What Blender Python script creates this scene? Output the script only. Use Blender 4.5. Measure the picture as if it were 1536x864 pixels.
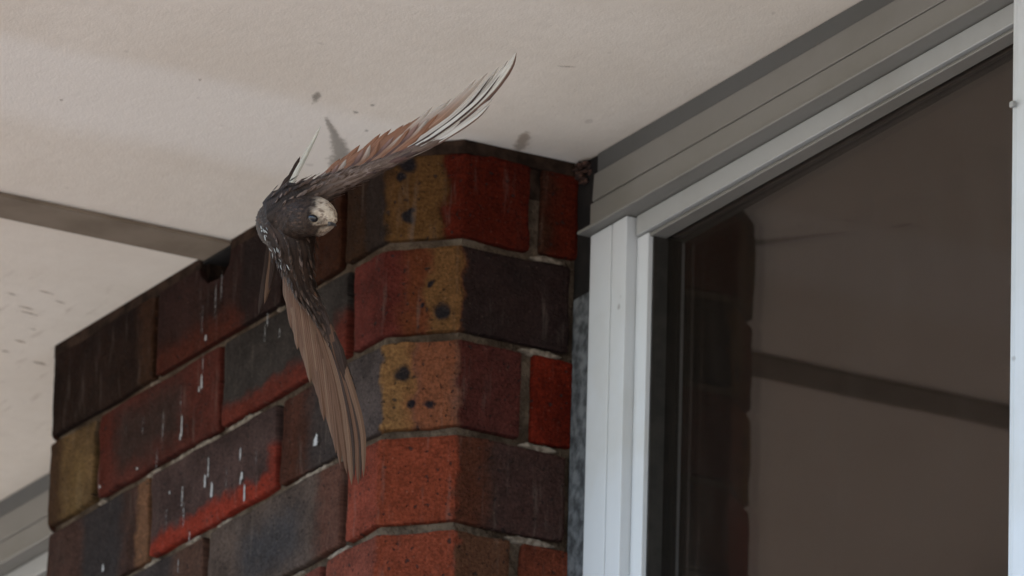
import bpy, bmesh, math, random
from mathutils import Vector, Matrix, noise
random.seed(7)
for o in list(bpy.data.objects): bpy.data.objects.remove(o)
scene = bpy.context.scene
R = math.radians
Z0 = 4.8                                  # height of the soffit above the paving
# ------------------------------------------------------------------ camera
A, PHI, ROLL, DIST, FPX = R(61.024), R(19.523), R(-1.514), 9.0, 16004.4
TGT = Vector((0.2297, 0, Z0 - 0.2004))
hd = Vector((-math.sin(A), math.cos(A), 0))
CW = hd * math.cos(PHI) + Vector((0, 0, math.sin(PHI)))
r0 = Vector((math.cos(A), math.sin(A), 0)); u0 = r0.cross(CW)
CR = r0 * math.cos(ROLL) - u0 * math.sin(ROLL)
CU = u0 * math.cos(ROLL) + r0 * math.sin(ROLL)
CAM = TGT - CW * DIST
cd = bpy.data.cameras.new('camera'); cam = bpy.data.objects.new('camera', cd)
scene.collection.objects.link(cam); scene.camera = cam
cam.matrix_world = Matrix(((CR.x, CU.x, -CW.x, CAM.x), (CR.y, CU.y, -CW.y, CAM.y), (CR.z, CU.z, -CW.z, CAM.z), (0, 0, 0, 1)))
cd.sensor_width = 36; cd.lens = 36 * FPX / 1536; cd.clip_start = 0.1; cd.clip_end = 2000
cd.dof.use_dof = True; cd.dof.focus_distance = 8.45; cd.dof.aperture_fstop = 20
# ------------------------------------------------------------------ light
SUN_EL = R(46)                            # the sun stands behind the house: this side is in open shade
world = bpy.data.worlds.new('World'); scene.world = world; world.use_nodes = True
wn = world.node_tree; bg = wn.nodes['Background']
sky = wn.nodes.new('ShaderNodeTexSky'); sky.sky_type = 'NISHITA'; sky.sun_disc = False
sdir = Vector((-.45 * math.cos(SUN_EL), .893 * math.cos(SUN_EL), math.sin(SUN_EL)))
sky.sun_elevation = SUN_EL; sky.sun_rotation = math.atan2(sdir.x, sdir.y)
sky.air_density = 1.0; sky.dust_density = 1.0; sky.ozone_density = 1.0
wn.links.new(sky.outputs[0], bg.inputs[0]); bg.inputs[1].default_value = 0.15
sd = bpy.data.lights.new('sun', 'SUN'); sd.energy = 3.2; sd.angle = R(.5); sd.color = (1, .95, .88)
sun = bpy.data.objects.new('sun', sd); scene.collection.objects.link(sun)
sun.rotation_euler = sdir.to_track_quat('Z', 'Y').to_euler(); sun.location = sdir * 30
scene.view_settings.view_transform = 'Standard'; scene.view_settings.look = 'None'
scene.view_settings.exposure = 2.3; scene.view_settings.gamma = 1
scene.render.engine = 'CYCLES'
# ------------------------------------------------------------------ helpers
col = scene.collection
def px(x, y, axis, val):
    """point on the plane axis = val seen at photograph pixel x, y"""
    d = CW + CR * ((x - 768) / FPX) - CU * ((y - 432) / FPX)
    return CAM + d * ((val - CAM[axis]) / d[axis])
def lin(c):
    return tuple((v / 255 / 12.92 if v / 255 <= .04045 else ((v / 255 + .055) / 1.055) ** 2.4) for v in c)
def link(o, parent=None):
    col.objects.link(o)
    if parent: o.parent = parent
    return o
def empty(name, loc=(0, 0, 0)):
    o = bpy.data.objects.new(name, None); o.location = loc; o.empty_display_size = .05
    return link(o)
def tag(o, label=None, cat=None, group=None, kind=None):
    for k, v in (('label', label), ('category', cat), ('group', group), ('kind', kind)):
        if v: o[k] = v
    return o
def mesh_obj(name, verts, faces, mat, parent=None, smooth=False):
    me = bpy.data.meshes.new(name); me.from_pydata([tuple(v) for v in verts], [], faces); me.update()
    if smooth: me.polygons.foreach_set('use_smooth', [True] * len(faces))
    if mat: me.materials.append(mat)
    o = bpy.data.objects.new(name, me); link(o, parent); return o
def bm_obj(name, bm, mat, parent=None, smooth=False, loc=None):
    me = bpy.data.meshes.new(name); bmesh.ops.recalc_face_normals(bm, faces=bm.faces); bm.to_mesh(me); bm.free()
    if smooth: me.polygons.foreach_set('use_smooth', [True] * len(me.polygons))
    if mat: me.materials.append(mat)
    o = bpy.data.objects.new(name, me); link(o, parent)
    if loc: o.location = loc
    return o
def prism(poly, axis, a, b):
    """closed prism: 2-D polygon swept along axis ('x','y','z') from a to b"""
    bm = bmesh.new()
    def P(p, t): return {'x': (t, p[0], p[1]), 'y': (p[0], t, p[1]), 'z': (p[0], p[1], t)}[axis]
    va = [bm.verts.new(P(p, a)) for p in poly]; vb = [bm.verts.new(P(p, b)) for p in poly]
    bm.faces.new(va); bm.faces.new(vb[::-1]); n = len(poly)
    for i in range(n): bm.faces.new((va[i], va[(i + 1) % n], vb[(i + 1) % n], vb[i]))
    bmesh.ops.recalc_face_normals(bm, faces=bm.faces)
    return bm
def bevel(bm, w, seg=2):
    bmesh.ops.bevel(bm, geom=list(bm.edges), offset=w, segments=seg, profile=.6, affect='EDGES', clamp_overlap=True)
def box(name, x0, x1, y0, y1, z0, z1, mat, parent=None, bev=0):
    bm = prism([(x0, y0), (x1, y0), (x1, y1), (x0, y1)], 'z', z0, z1)
    if bev: bevel(bm, bev)
    return bm_obj(name, bm, mat, parent)
# ------------------------------------------------------------------ materials
class NT:
    def __init__(s, name):
        s.m = bpy.data.materials.new(name); s.m.use_nodes = True; s.t = s.m.node_tree; s.b = s.t.nodes['Principled BSDF']
    def n(s, typ, **k):
        nd = s.t.nodes.new('ShaderNode' + typ)
        for a, v in k.items(): setattr(nd, a, v)
        return nd
    def l(s, a, b): s.t.links.new(a, b)
    def val(s, sock, v):
        if hasattr(v, 'is_output'): s.l(v, sock)
        else: sock.default_value = v
    def math(s, op, a, b=0.0, clamp=False):
        nd = s.n('Math', operation=op, use_clamp=clamp); s.val(nd.inputs[0], a); s.val(nd.inputs[1], b); return nd.outputs[0]
    def noise(s, vec, scale, detail=4, rough=.55, dist=0):
        nd = s.n('TexNoise'); s.l(vec, nd.inputs['Vector']); nd.inputs['Scale'].default_value = scale
        nd.inputs['Detail'].default_value = detail; nd.inputs['Roughness'].default_value = rough; nd.inputs['Distortion'].default_value = dist
        return nd.outputs['Fac']
    def ramp(s, f, a, b, lo=0.0, hi=1.0):
        nd = s.n('MapRange', interpolation_type='SMOOTHSTEP'); s.val(nd.inputs[0], f)
        for i, v in enumerate((a, b, lo, hi)): nd.inputs[i + 1].default_value = v
        return nd.outputs[0]
    def mix(s, f, a, b, mode='MIX'):
        nd = s.n('Mix', data_type='RGBA', blend_type=mode); s.val(nd.inputs[0], f)
        for sock, v in ((nd.inputs[6], a), (nd.inputs[7], b)):
            if isinstance(v, tuple): sock.default_value = (*v[:3], 1)
            else: s.l(v, sock)
        return nd.outputs[2]
    def bump(s, h, strength, dist=.002):
        nd = s.n('Bump'); nd.inputs['Strength'].default_value = strength; nd.inputs['Distance'].default_value = dist
        s.l(h, nd.inputs['Height']); s.l(nd.outputs[0], s.b.inputs['Normal'])
    def out(s, color, rough=.8, spec=.3):
        s.val(s.b.inputs['Base Color'], (*color, 1) if isinstance(color, tuple) else color)
        s.val(s.b.inputs['Roughness'], rough); s.b.inputs['Specular IOR Level'].default_value = spec
        return s.m
def coord(t, kind='Object'): return t.n('TexCoord').outputs[kind]

def soffit_material():
    t = NT('soffit_paint'); g = t.n('NewGeometry').outputs['Position']
    sp = t.n('SeparateXYZ'); t.l(g, sp.inputs[0])
    n1 = t.noise(g, 5, 5, .6); n2 = t.noise(g, 60, 3, .6); n3 = t.noise(g, 420, 2, .5)
    c = t.mix(t.ramp(n1, .3, .7), (.70, .635, .555), (.755, .695, .62))
    c = t.mix(t.ramp(n2, .35, .75, 0, .35), c, (.655, .59, .515))
    # paler strip across the sheet, with soft uneven edges
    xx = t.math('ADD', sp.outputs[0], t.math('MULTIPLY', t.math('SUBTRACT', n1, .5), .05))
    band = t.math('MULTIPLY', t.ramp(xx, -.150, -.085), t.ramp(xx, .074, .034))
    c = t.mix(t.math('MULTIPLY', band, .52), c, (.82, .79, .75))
    # grimy patch by the far window
    m = t.n('Mapping'); t.l(g, m.inputs[0]); m.inputs['Scale'].default_value = (14, 60, 1)
    d = t.ramp(t.noise(m.outputs[0], 1.4, 4, .6), .58, .72)
    zone = t.math('MULTIPLY', t.ramp(sp.outputs[0], -.40, -.52), t.ramp(sp.outputs[0], -.95, -.80))
    c = t.mix(t.math('MULTIPLY', t.math('MULTIPLY', d, zone), .3), c, (.30, .22, .17))
    sp2 = t.ramp(t.noise(g, 45, 1, .4), .77, .80)
    c = t.mix(t.math('MULTIPLY', sp2, .2), c, (.2, .16, .13))
    t.bump(t.math('ADD', t.math('MULTIPLY', n2, .7), t.math('MULTIPLY', n3, .5)), .2, .003)
    return t.out(c, .75, .2)

def frame_material(name, base, dirt=(.35, .33, .29), amt=.35):
    t = NT(name); g = t.n('NewGeometry').outputs['Position']
    m = t.n('Mapping'); t.l(g, m.inputs[0]); m.inputs['Scale'].default_value = (1, 1, 1)
    n1 = t.noise(g, 9, 4, .6); n2 = t.noise(g, 140, 3, .6); n3 = t.noise(g, 35, 2, .5)
    c = t.mix(t.math('MULTIPLY', t.ramp(n1, .42, .72), amt), base, dirt)
    c = t.mix(t.ramp(n2, .68, .78, 0, .25), c, dirt)
    c = t.mix(t.ramp(n3, .74, .77, 0, .5), c, (.12, .1, .09))
    t.bump(n2, .08, .001)
    return t.out(c, .45, .4)

def mortar_material():
    t = NT('mortar'); g = t.n('NewGeometry').outputs['Position']
    n1 = t.noise(g, 30, 4, .65); n2 = t.noise(g, 260, 3, .6)
    c = t.mix(t.ramp(n1, .35, .65), (.045, .032, .023), (.11, .083, .062))
    c = t.mix(t.ramp(n2, .5, .75, 0, .6), c, (.03, .022, .018))
    c = t.mix(t.ramp(t.noise(g, 7, 3, .6), .56, .70, 0, .8), c, (.17, .138, .108))
    t.bump(t.math('ADD', n1, n2), 1.0, .006)
    return t.out(c, 1.0, .0)

def simple(name, c1, c2, scale=40, rough=.8, bump=.3, spec=.25):
    t = NT(name); g = coord(t); n1 = t.noise(g, scale, 5, .6)
    t.bump(n1, bump, .002)
    return t.out(t.mix(t.ramp(n1, .35, .65), c1, c2), rough, spec)

GAIN = .45
def bc(c, g=1.0): return tuple(min(.6, v * GAIN * w_) for v, w_ in zip(lin(c), (1.0, 1.0, .90)))
def brick_material(base, layers=(), spots=(), seed=0, sand=.35):
    """fired clay: u runs round the brick's visible faces, v is height; layers are flashed zones"""
    t = NT('fired_brick'); uv = t.n('UVMap').outputs[0]
    off = t.n('Mapping'); t.l(uv, off.inputs[0]); off.inputs['Location'].default_value = (seed * 3.7, seed * 1.3, 0)
    q = off.outputs[0]
    nA = t.noise(q, 22, 5, .65); nB = t.noise(q, 75, 4, .7); nC = t.noise(q, 420, 3, .6)
    nW = t.n('TexNoise'); t.l(q, nW.inputs['Vector']); nW.inputs['Scale'].default_value = 45; nW.inputs['Detail'].default_value = 5
    wv = t.n('VectorMath', operation='SUBTRACT'); t.l(nW.outputs['Color'], wv.inputs[0]); wv.inputs[1].default_value = (.5, .5, .5)
    ws = t.n('VectorMath', operation='SCALE'); t.l(wv.outputs[0], ws.inputs[0]); ws.inputs['Scale'].default_value = .032
    wa = t.n('VectorMath', operation='ADD'); t.l(uv, wa.inputs[0]); t.l(ws.outputs[0], wa.inputs[1])
    sp = t.n('SeparateXYZ'); t.l(wa.outputs[0], sp.inputs[0]); U, V = sp.outputs[0], sp.outputs[1]
    b = bc(base)
    c = t.mix(t.ramp(nA, .3, .7), tuple(v * .62 for v in b), tuple(v * 1.32 for v in b))
    for L in layers:
        f = L.get('amt', .9); s = L.get('soft', .012)
        for sock, key in ((U, 'u'), (V, 'v')):
            if key in L:
                lo, hi = L[key]
                if lo is not None: f = t.math('MULTIPLY', f, t.ramp(sock, lo - s, lo + s))
                if hi is not None: f = t.math('MULTIPLY', f, t.ramp(sock, hi + s, hi - s))
        lc = bc(L['c'])
        cc = t.mix(t.ramp(nB, .3, .7), tuple(v * .75 for v in lc), tuple(v * 1.2 for v in lc))
        c = t.mix(f, c, cc)
    if spots:
        ws2 = t.n('VectorMath', operation='SCALE'); t.l(wv.outputs[0], ws2.inputs[0]); ws2.inputs['Scale'].default_value = .013
        wa2 = t.n('VectorMath', operation='ADD'); t.l(uv, wa2.inputs[0]); t.l(ws2.outputs[0], wa2.inputs[1])
        sp2 = t.n('SeparateXYZ'); t.l(wa2.outputs[0], sp2.inputs[0])
    for (su, sv, r) in spots:
        du = t.math('SUBTRACT', sp2.outputs[0], su); dv = t.math('SUBTRACT', sp2.outputs[1], sv)
        d = t.math('SQRT', t.math('ADD', t.math('MULTIPLY', du, du), t.math('MULTIPLY', dv, dv)))
        c = t.mix(t.ramp(d, r * 1.3, r * .6, 0, .93), c, (.006, .007, .010))
    c = t.mix(t.ramp(nB, .58, .80, 0, .6), c, tuple(v * .35 for v in b))          # sooty grime
    gr = t.n('CombineXYZ'); gv = t.ramp(t.noise(q, 330, 4, .7), .28, .72, .62, 1.35)
    for i_ in range(3): t.l(gv, gr.inputs[i_])
    c = t.mix(1.0, c, gr.outputs[0], 'MULTIPLY')
    mp = t.n('Mapping'); t.l(q, mp.inputs[0]); mp.inputs['Scale'].default_value = (70, 7, 1)
    c = t.mix(t.ramp(t.noise(mp.outputs[0], 1.5, 4, .65), .56, .74, 0, .28), c, (.13, .105, .09))   # washed-down dust
    c = t.mix(t.ramp(t.noise(q, 34, 5, .75), .60, .72, 0, .55), c, tuple(v * .3 for v in b))         # uneven burn
    dots = t.ramp(t.noise(q, 190, 1, .4), .68, .73)
    c = t.mix(t.math('MULTIPLY', dots, .75), c, (.02, .016, .015))
    c = t.mix(t.math('MULTIPLY', t.ramp(nC, .62, .8), sand), c, (.30, .22, .17))
    t.bump(t.math('ADD', t.math('ADD', t.math('MULTIPLY', nB, .8), t.math('MULTIPLY', nC, .35)), t.math('MULTIPLY', dots, -.6)), 1.0, .005)
    return t.out(c, .95, .05)

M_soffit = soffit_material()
M_white = frame_material('white_aluminium', (.45, .47, .495))
M_head = frame_material('shaded_aluminium', (.155, .15, .138), (.12, .115, .098), .5)  # same frame metal, with the shade under the eave put into its colour
M_rail = frame_material('grey_aluminium', (.27, .275, .275), (.18, .17, .15), .4)  # mid tone of that metal, rail shade also put into the colour
M_dark = frame_material('dark_grey_metal', (.07, .072, .072), (.05, .05, .045), .5)
M_mortar = mortar_material()
M_topmortar = simple('dark_brown_mortar', (.012, .008, .006), (.035, .022, .016), 60, .98, .8, .03)  # very dark brown, for the strip at the pier top
M_batten = simple('weathered_batten', (.16, .125, .092), (.21, .168, .128), 14, .85, .2)
M_seal = simple('grey_sealant', (.028, .03, .033), (.115, .122, .13), 80, .8, .9)
M_black = simple('shade_black', (.006, .005, .005), (.012, .01, .009), 50, .95, .4)  # near-black colour standing for the shade in open gaps and holes
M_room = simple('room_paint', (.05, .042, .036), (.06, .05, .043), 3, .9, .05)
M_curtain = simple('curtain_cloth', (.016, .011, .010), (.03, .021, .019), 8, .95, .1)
M_concrete = simple('pale_concrete', (.28, .245, .20), (.33, .29, .24), 1.5, .9, .2)
M_wallbrick = simple('lower_brickwork', (.15, .075, .055), (.25, .12, .085), 9, .85, .5)
# ------------------------------------------------------------------ setting
box('ground', -150, 150, -150, 150, -.3, 0, M_concrete)
tag(bpy.data.objects['ground'], kind='structure')
YW = .163                                  # face of the window line
SOFFIT_OUT = -.74
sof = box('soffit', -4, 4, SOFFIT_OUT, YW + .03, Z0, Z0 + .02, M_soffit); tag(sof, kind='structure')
box('fascia', -4, 4, SOFFIT_OUT - .025, SOFFIT_OUT - .001, Z0 - .03, Z0 + .22, M_white, sof)
box('roof_deck', -4, 4, SOFFIT_OUT, 4, Z0 + .03, Z0 + .2, M_dark, sof)
bt = prism([(-.345, Z0 - .003), (-.344, Z0 - .004), (-.294, Z0 - .004), (-.293, Z0 - .003), (-.293, Z0 - .0005), (-.345, Z0 - .0005)], 'y', SOFFIT_OUT + .003, .002)
bm_obj('batten', bt, M_batten, sof)
# house wall below the windows, dark room behind the glass
lw = box('house_wall', -4, 4, .12, .30, .001, Z0 - 1.25, M_wallbrick)
tag(lw, 'red brick house wall under the two windows', 'wall')
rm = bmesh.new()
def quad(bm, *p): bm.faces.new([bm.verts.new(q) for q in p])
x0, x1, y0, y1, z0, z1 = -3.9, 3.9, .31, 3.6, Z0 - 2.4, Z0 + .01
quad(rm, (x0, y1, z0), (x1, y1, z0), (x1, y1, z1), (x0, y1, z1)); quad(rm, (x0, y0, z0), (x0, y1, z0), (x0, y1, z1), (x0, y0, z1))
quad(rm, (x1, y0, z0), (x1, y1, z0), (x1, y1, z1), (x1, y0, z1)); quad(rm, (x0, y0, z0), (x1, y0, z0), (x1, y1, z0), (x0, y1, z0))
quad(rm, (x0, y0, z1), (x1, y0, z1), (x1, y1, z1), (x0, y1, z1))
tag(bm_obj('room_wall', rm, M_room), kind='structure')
# ------------------------------------------------------------------ brick pier
pier = tag(empty('brick_pier', (-.3, 0, 0)), 'red, tan and slate clinker brick pier with canted corners between the windows', 'pier')
pier.location = (0, 0, 0)
C = .0498; LX = -.631; RW = .1055; ROW = .0862; R1 = .0895; BH = .0785; INSET = .007
def brick(poly, zc, h, mat, upts, parent=pier):
    """poly: plan outline; upts: plan points of the visible run, u = 0 at upts[1] """
    bm = prism(poly, 'z', zc - h / 2, zc + h / 2)
    bevel(bm, .0032, 2)
    bmesh.ops.subdivide_edges(bm, edges=[e for e in bm.edges if e.calc_length() > .03], cuts=11, use_grid_fill=True)
    sd_ = random.uniform(0, 50)
    for v in bm.verts:
        p = v.co * 26 + Vector((sd_, 0, 0)); q = v.co * 110 + Vector((0, sd_, 0))
        v.co += Vector((noise.noise(p), noise.noise(p + Vector((9, 9, 9))), noise.noise(p + Vector((5, 1, 7))))) * .0020
        v.co += Vector((noise.noise(q), noise.noise(q + Vector((9, 9, 9))), noise.noise(q + Vector((5, 1, 7))))) * .0009
    uvl = bm.loops.layers.uv.new('UVMap')
    segs = []; s = 0
    pts = [Vector(p) for p in upts]
    lens = [(pts[i + 1] - pts[i]).length for i in range(len(pts) - 1)]
    start = -lens[0] if len(pts) > 2 else -lens[0] / 2
    for f in bm.faces:
        for lp in f.loops:
            p = Vector((lp.vert.co.x, lp.vert.co.y)); best = None; s = start
            for i, Ln in enumerate(lens):
                d = (pts[i + 1] - pts[i]) / Ln; k = max(0, min(Ln, (p - pts[i]).dot(d)))
                dist = (p - pts[i] - d * k).length
                if best is None or dist < best[0]: best = (dist, s + k)
                s += Ln
            lp[uvl].uv = (best[1], lp.vert.co.z - zc)
    return bm_obj('brick', bm, mat, parent, smooth=False)
def straight(xa, xb, row, mat, y=0.0, dy=None):
    dy = random.uniform(-.0012, .0012) if dy is None else dy
    zc = Z0 - R1 - ROW * (row - 1) + BH / 2
    return brick([(xa, y + dy), (xb, y + dy), (xb, y + .10), (xa, y + .10)], zc, BH, mat, [(xa, y), (xb, y)])
def cant(xa, yb, row, mat):
    zc = Z0 - R1 - ROW * (row - 1) + BH / 2
    return brick([(xa, 0), (0, 0), (C, C), (C, yb), (C - .085, yb), (-.02, .085), (xa, .085)], zc, BH, mat, [(xa, 0), (0, 0), (C, C), (C, yb)])
def reveal(ya, yb, row, mat):
    zc = Z0 - R1 - ROW * (row - 1) + BH / 2
    return brick([(C - .08, ya), (C - .001, ya), (C - .001, yb), (C - .08, yb)], zc, BH, mat, [(C, ya), (C, yb)])
CH = C * math.sqrt(2)                       # width of the canted face
YE = C + RW + .0045                              # where the reveal meets the window
SP = lambda *a: a
B = brick_material
rows = {
 1: dict(front=[(LX, -.4335, B((46, 31, 27), [dict(c=(70, 46, 34), u=(.07, None))], seed=1)),
                (-.425, -.19, B((58, 38, 36), [dict(c=(88, 42, 32), v=(None, -.018)), dict(c=(44, 34, 34), u=(.04, None))], seed=2)),
                (-.1815, -.081, B((62, 34, 22), seed=3))],
         cant=(-.072, C + .066, B((58, 38, 26), [dict(c=(52, 42, 40), u=(-.035, 0), soft=.006), dict(c=(112, 80, 50), u=(.001, .054), soft=.007), dict(c=(96, 32, 22), u=(.056, None), soft=.005)],
                [(.021, -.019, .0068), (.024, -.012, .004), (.012, .018, .005), (.018, .030, .009)], seed=4)),
         rev=B((98, 36, 24), [dict(c=(70, 45, 35), u=(None, -.008))], seed=5)),
 2: dict(front=[(LX, -.5415, B((112, 88, 62), [dict(c=(70, 48, 36), u=(None, -.018)), dict(c=(122, 98, 64), u=(.005, .025), v=(None, .01), amt=.7)], seed=6)),
                (-.533, -.300, B((92, 46, 40), [dict(c=(62, 48, 46), u=(-.085, .05), v=(-.028, .03), soft=.02), dict(c=(92, 42, 34), u=(None, -.095))], seed=7)),
                (-.2925, -.063, B((64, 58, 58), [dict(c=(112, 48, 38), v=(None, -.024), soft=.008), dict(c=(105, 46, 38), u=(.095, None), v=(None, .0))], seed=8))],
         cant=(-.054, YE - .002, B((98, 46, 42), [dict(c=(108, 60, 40), u=(.018, .042), soft=.01), dict(c=(124, 90, 58), u=(.040, .0725), soft=.006), dict(c=(50, 43, 44), u=(.0725, None), soft=.003)],
                [(.053, -.020, .0072), (.045, .004, .003), (.036, -.013, .0022)], seed=9)), rev=None),
 3: dict(front=[(LX, -.4335, B((78, 56, 52), [dict(c=(58, 54, 58), u=(-.03, .05)), dict(c=(128, 92, 72), u=(.078, None), soft=.006)], seed=10)),
                (-.425, -.190, B((80, 62, 62), [dict(c=(150, 54, 40), v=(None, -.022), soft=.006), dict(c=(128, 52, 42), u=(.103, None), v=(None, .005), soft=.006)], seed=11)),
                (-.1815, -.081, B((78, 46, 38), [dict(c=(66, 60, 62), u=(.0, None), soft=.02)], seed=12))],
         cant=(-.072, C + .062, B((84, 74, 76), [dict(c=(148, 108, 70), u=(.001, .03), soft=.003), dict(c=(140, 84, 60), u=(.028, .0715), soft=.012), dict(c=(94, 46, 42), u=(.0715, None), soft=.003)],
                [(.019, .011, .0076), (.03, -.018, .004), (.045, -.02, .0045)], seed=13)),
         rev=B((112, 36, 24), seed=14)),
 4: dict(front=[(LX, -.56, B((70, 50, 46), seed=15)), (-.55, -.321, B((66, 58, 60), [dict(c=(92, 66, 58), u=(.06, None))], seed=16)),
                (-.309, -.066, B((92, 78, 75), [dict(c=(70, 68, 74), u=(-.06, .05), v=(-.03, .02), soft=.02), dict(c=(100, 66, 58), u=(.08, None))], seed=17))],
         cant=(-.056, YE - .002, B((134, 66, 54), [dict(c=(140, 68, 50), u=(.0, .0715), soft=.003), dict(c=(92, 56, 44), u=(.0715, .11), soft=.003), dict(c=(66, 54, 54), u=(.10, None), soft=.015)], seed=18)), rev=None),
 5: dict(front=[(LX, -.4335, B((80, 50, 44), seed=19)), (-.425, -.19, B((88, 62, 58), seed=20)), (-.18, -.102, B((118, 66, 60), seed=21))],
         cant=(-.092, C + .055, B((128, 70, 60), [dict(c=(142, 70, 52), u=(0, .0715), soft=.003), dict(c=(100, 70, 54), u=(.0715, None), soft=.003)], seed=22)),
         rev=B((118, 62, 48), seed=23)),
 6: dict(front=[(LX, -.5415, B((90, 60, 50), seed=24)), (-.533, -.300, B((84, 60, 56), seed=25)), (-.2925, -.063, B((110, 62, 52), seed=26))],
         cant=(-.054, YE - .002, B((124, 64, 50), seed=27)), rev=None)}
for row, d in rows.items():
    for (xa, xb, m) in d['front']:
        if row == 1 and xa == -.425:         # notched round the end of the soffit batten
            zt = Z0 - R1 + BH; zb = Z0 - R1
            prof = [(xa, zb), (xb, zb), (xb, zt), (-.288, zt), (-.290, zt - .012), (-.302, zt - .021), (-.330, zt - .019), (-.344, zt - .009), (-.348, zt), (xa, zt)]
            bm = prism(prof, 'y', 0, .1)
            uvl = bm.loops.layers.uv.new('UVMap')
            for f in bm.faces:
                for lp in f.loops: lp[uvl].uv = (lp.vert.co.x - (xa + xb) / 2, lp.vert.co.z - (zt + zb) / 2)
            bm_obj('brick', bm, m, pier)
        else: straight(xa, xb, row, m)
    cant(d['cant'][0], d['cant'][1], row, d['cant'][2])
    if d['rev']: reveal(d['cant'][1] + .012, YE + .004, row, d['rev'])
# left canted corner (turned away from the photographer)
M_left = B((88, 56, 46), seed=30)
for row in range(1, 7):
    zc = Z0 - R1 - ROW * (row - 1) + BH / 2
    brick([(LX - .0005, 0), (LX - .0005, .08), (LX - C, YE - .005), (LX - C, C)], zc, BH, M_left, [(LX, 0), (LX - C, C)])
# mortar core, raked back behind the brick faces
def core(name, z0, z1, mat, ins, xs=(LX, 0)):
    i = ins; k = i * .41
    poly = [(LX + k, i), (-k, i), (C - i, C + k), (C - i, YE + .02), (LX - C + i, YE + .02), (LX - C + i, C + k)]
    return bm_obj(name, prism(poly, 'z', z0, z1), mat, pier)
core('mortar_core', Z0 - R1 - ROW * 6, Z0 - .040, M_mortar, INSET)
def slab(name, poly, z0, z1, mat): return bm_obj(name, prism(poly, 'z', z0, z1), mat, pier)
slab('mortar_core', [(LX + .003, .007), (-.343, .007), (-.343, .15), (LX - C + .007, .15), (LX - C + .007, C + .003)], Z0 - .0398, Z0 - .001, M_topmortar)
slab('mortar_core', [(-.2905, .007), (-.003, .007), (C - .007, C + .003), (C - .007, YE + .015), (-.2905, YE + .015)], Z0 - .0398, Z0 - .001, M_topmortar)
slab('shade_pocket', [(-.347, .0025), (-.2912, .0025), (-.2912, .0545), (-.347, .0545)], Z0 - .006, Z0 - .0012, M_black)  # black pad painting the hole's shade onto the soffit
slab('shade_pocket', [(-.3425, .055), (-.2915, .055), (-.2915, .15), (-.3425, .15)], Z0 - .0398, Z0 - .0012, M_black)  # black block for the shade deeper in the hole
# dark brown fillet between the top course and the soffit
slab('top_fillet', [(LX - .003, .001), (-.3475, .001), (-.3475, .05), (LX - .04, .05)], Z0 - .0125, Z0 - .0004, M_topmortar)
slab('top_fillet', [(-.290, .001), (-.0005, .001), (C - .001, C), (C - .001, YE), (C - .05, YE), (-.290, .05)], Z0 - .0125, Z0 - .0004, M_topmortar)
# lower shaft of the pier, out of the picture
k = slab('shaft', [(LX, 0), (0, 0), (C, C), (C, YE + .02), (LX - C, YE + .02), (LX - C, C)], .002, Z0 - R1 - ROW * 5.16, M_wallbrick)

# mortar squeezed out along bed joints
rng = random.Random(3)
def ribbon(bm, P, U, Nn, half, depth, sd):
    """ragged crumb of mortar along points P; U = spread direction, Nn = outward"""
    rows_ = []
    for i, p in enumerate(P):
        e = min(1, 3 * min(i, len(P) - 1 - i) / max(1, len(P) - 1)) ** .6
        a_ = half * e * (.55 + .9 * abs(noise.noise(p * 210 + Vector((sd, 0, 0))))); b_ = half * e * (.55 + .9 * abs(noise.noise(p * 260 + Vector((0, sd, 0)))))
        d_ = depth * (.5 + .8 * abs(noise.noise(p * 330 + Vector((0, 0, sd)))))
        rows_.append([bm.verts.new(p - U * a_ - Nn * .004), bm.verts.new(p - U * a_ * .6 + Nn * d_ * .7), bm.verts.new(p + Nn * d_), bm.verts.new(p + U * b_ * .7 + Nn * d_ * .5), bm.verts.new(p + U * b_ - Nn * .004)])
    for i in range(len(P) - 1):
        for k_ in range(4): bm.faces.new((rows_[i][k_], rows_[i][k_ + 1], rows_[i + 1][k_ + 1], rows_[i + 1][k_]))
bm = bmesh.new()
def joint_z(row): return Z0 - R1 - ROW * (row - 1) - .005
for (row, xa, xb, h) in [(2, -.40, -.30, .0042), (2, -.29, -.225, .0046), (2, -.44, -.41, .004), (2, -.535, -.52, .004), (3, -.16, -.085, .004), (3, -.36, -.33, .003), (3, -.30, -.27, .0035), (4, -.09, -.05, .0042), (4, -.16, -.13, .003), (1, -.44, -.425, .004), (3, -.44, -.41, .0035), (1, -.20, -.185, .004)]:
    n_ = max(8, int((xb - xa) / .0018))
    ribbon(bm, [Vector((xa + (xb - xa) * i / n_, .0025, joint_z(row) + .0015 * noise.noise(Vector((i * .3, row, 0))))) for i in range(n_ + 1)], Vector((0, 0, 1)), Vector((0, -1, 0)), h, .0012, rng.random() * 99)
for (row, ya, yb, h) in [(1, .118, .152, .005), (2, .110, .152, .0052), (3, .112, .150, .005), (4, .10, .15, .0052)]:
    n_ = 22
    ribbon(bm, [Vector((C - .0025, ya + (yb - ya) * i / n_, joint_z(row))) for i in range(n_ + 1)], Vector((0, 0, 1)), Vector((1, 0, 0)), h, .001, rng.random() * 99)
tag(bm_obj('mortar_smear', bm, simple('pale_mortar', (.085, .067, .052), (.20, .168, .138), 160, .98, 1.0, .05), pier, True), kind='stuff')
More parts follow.
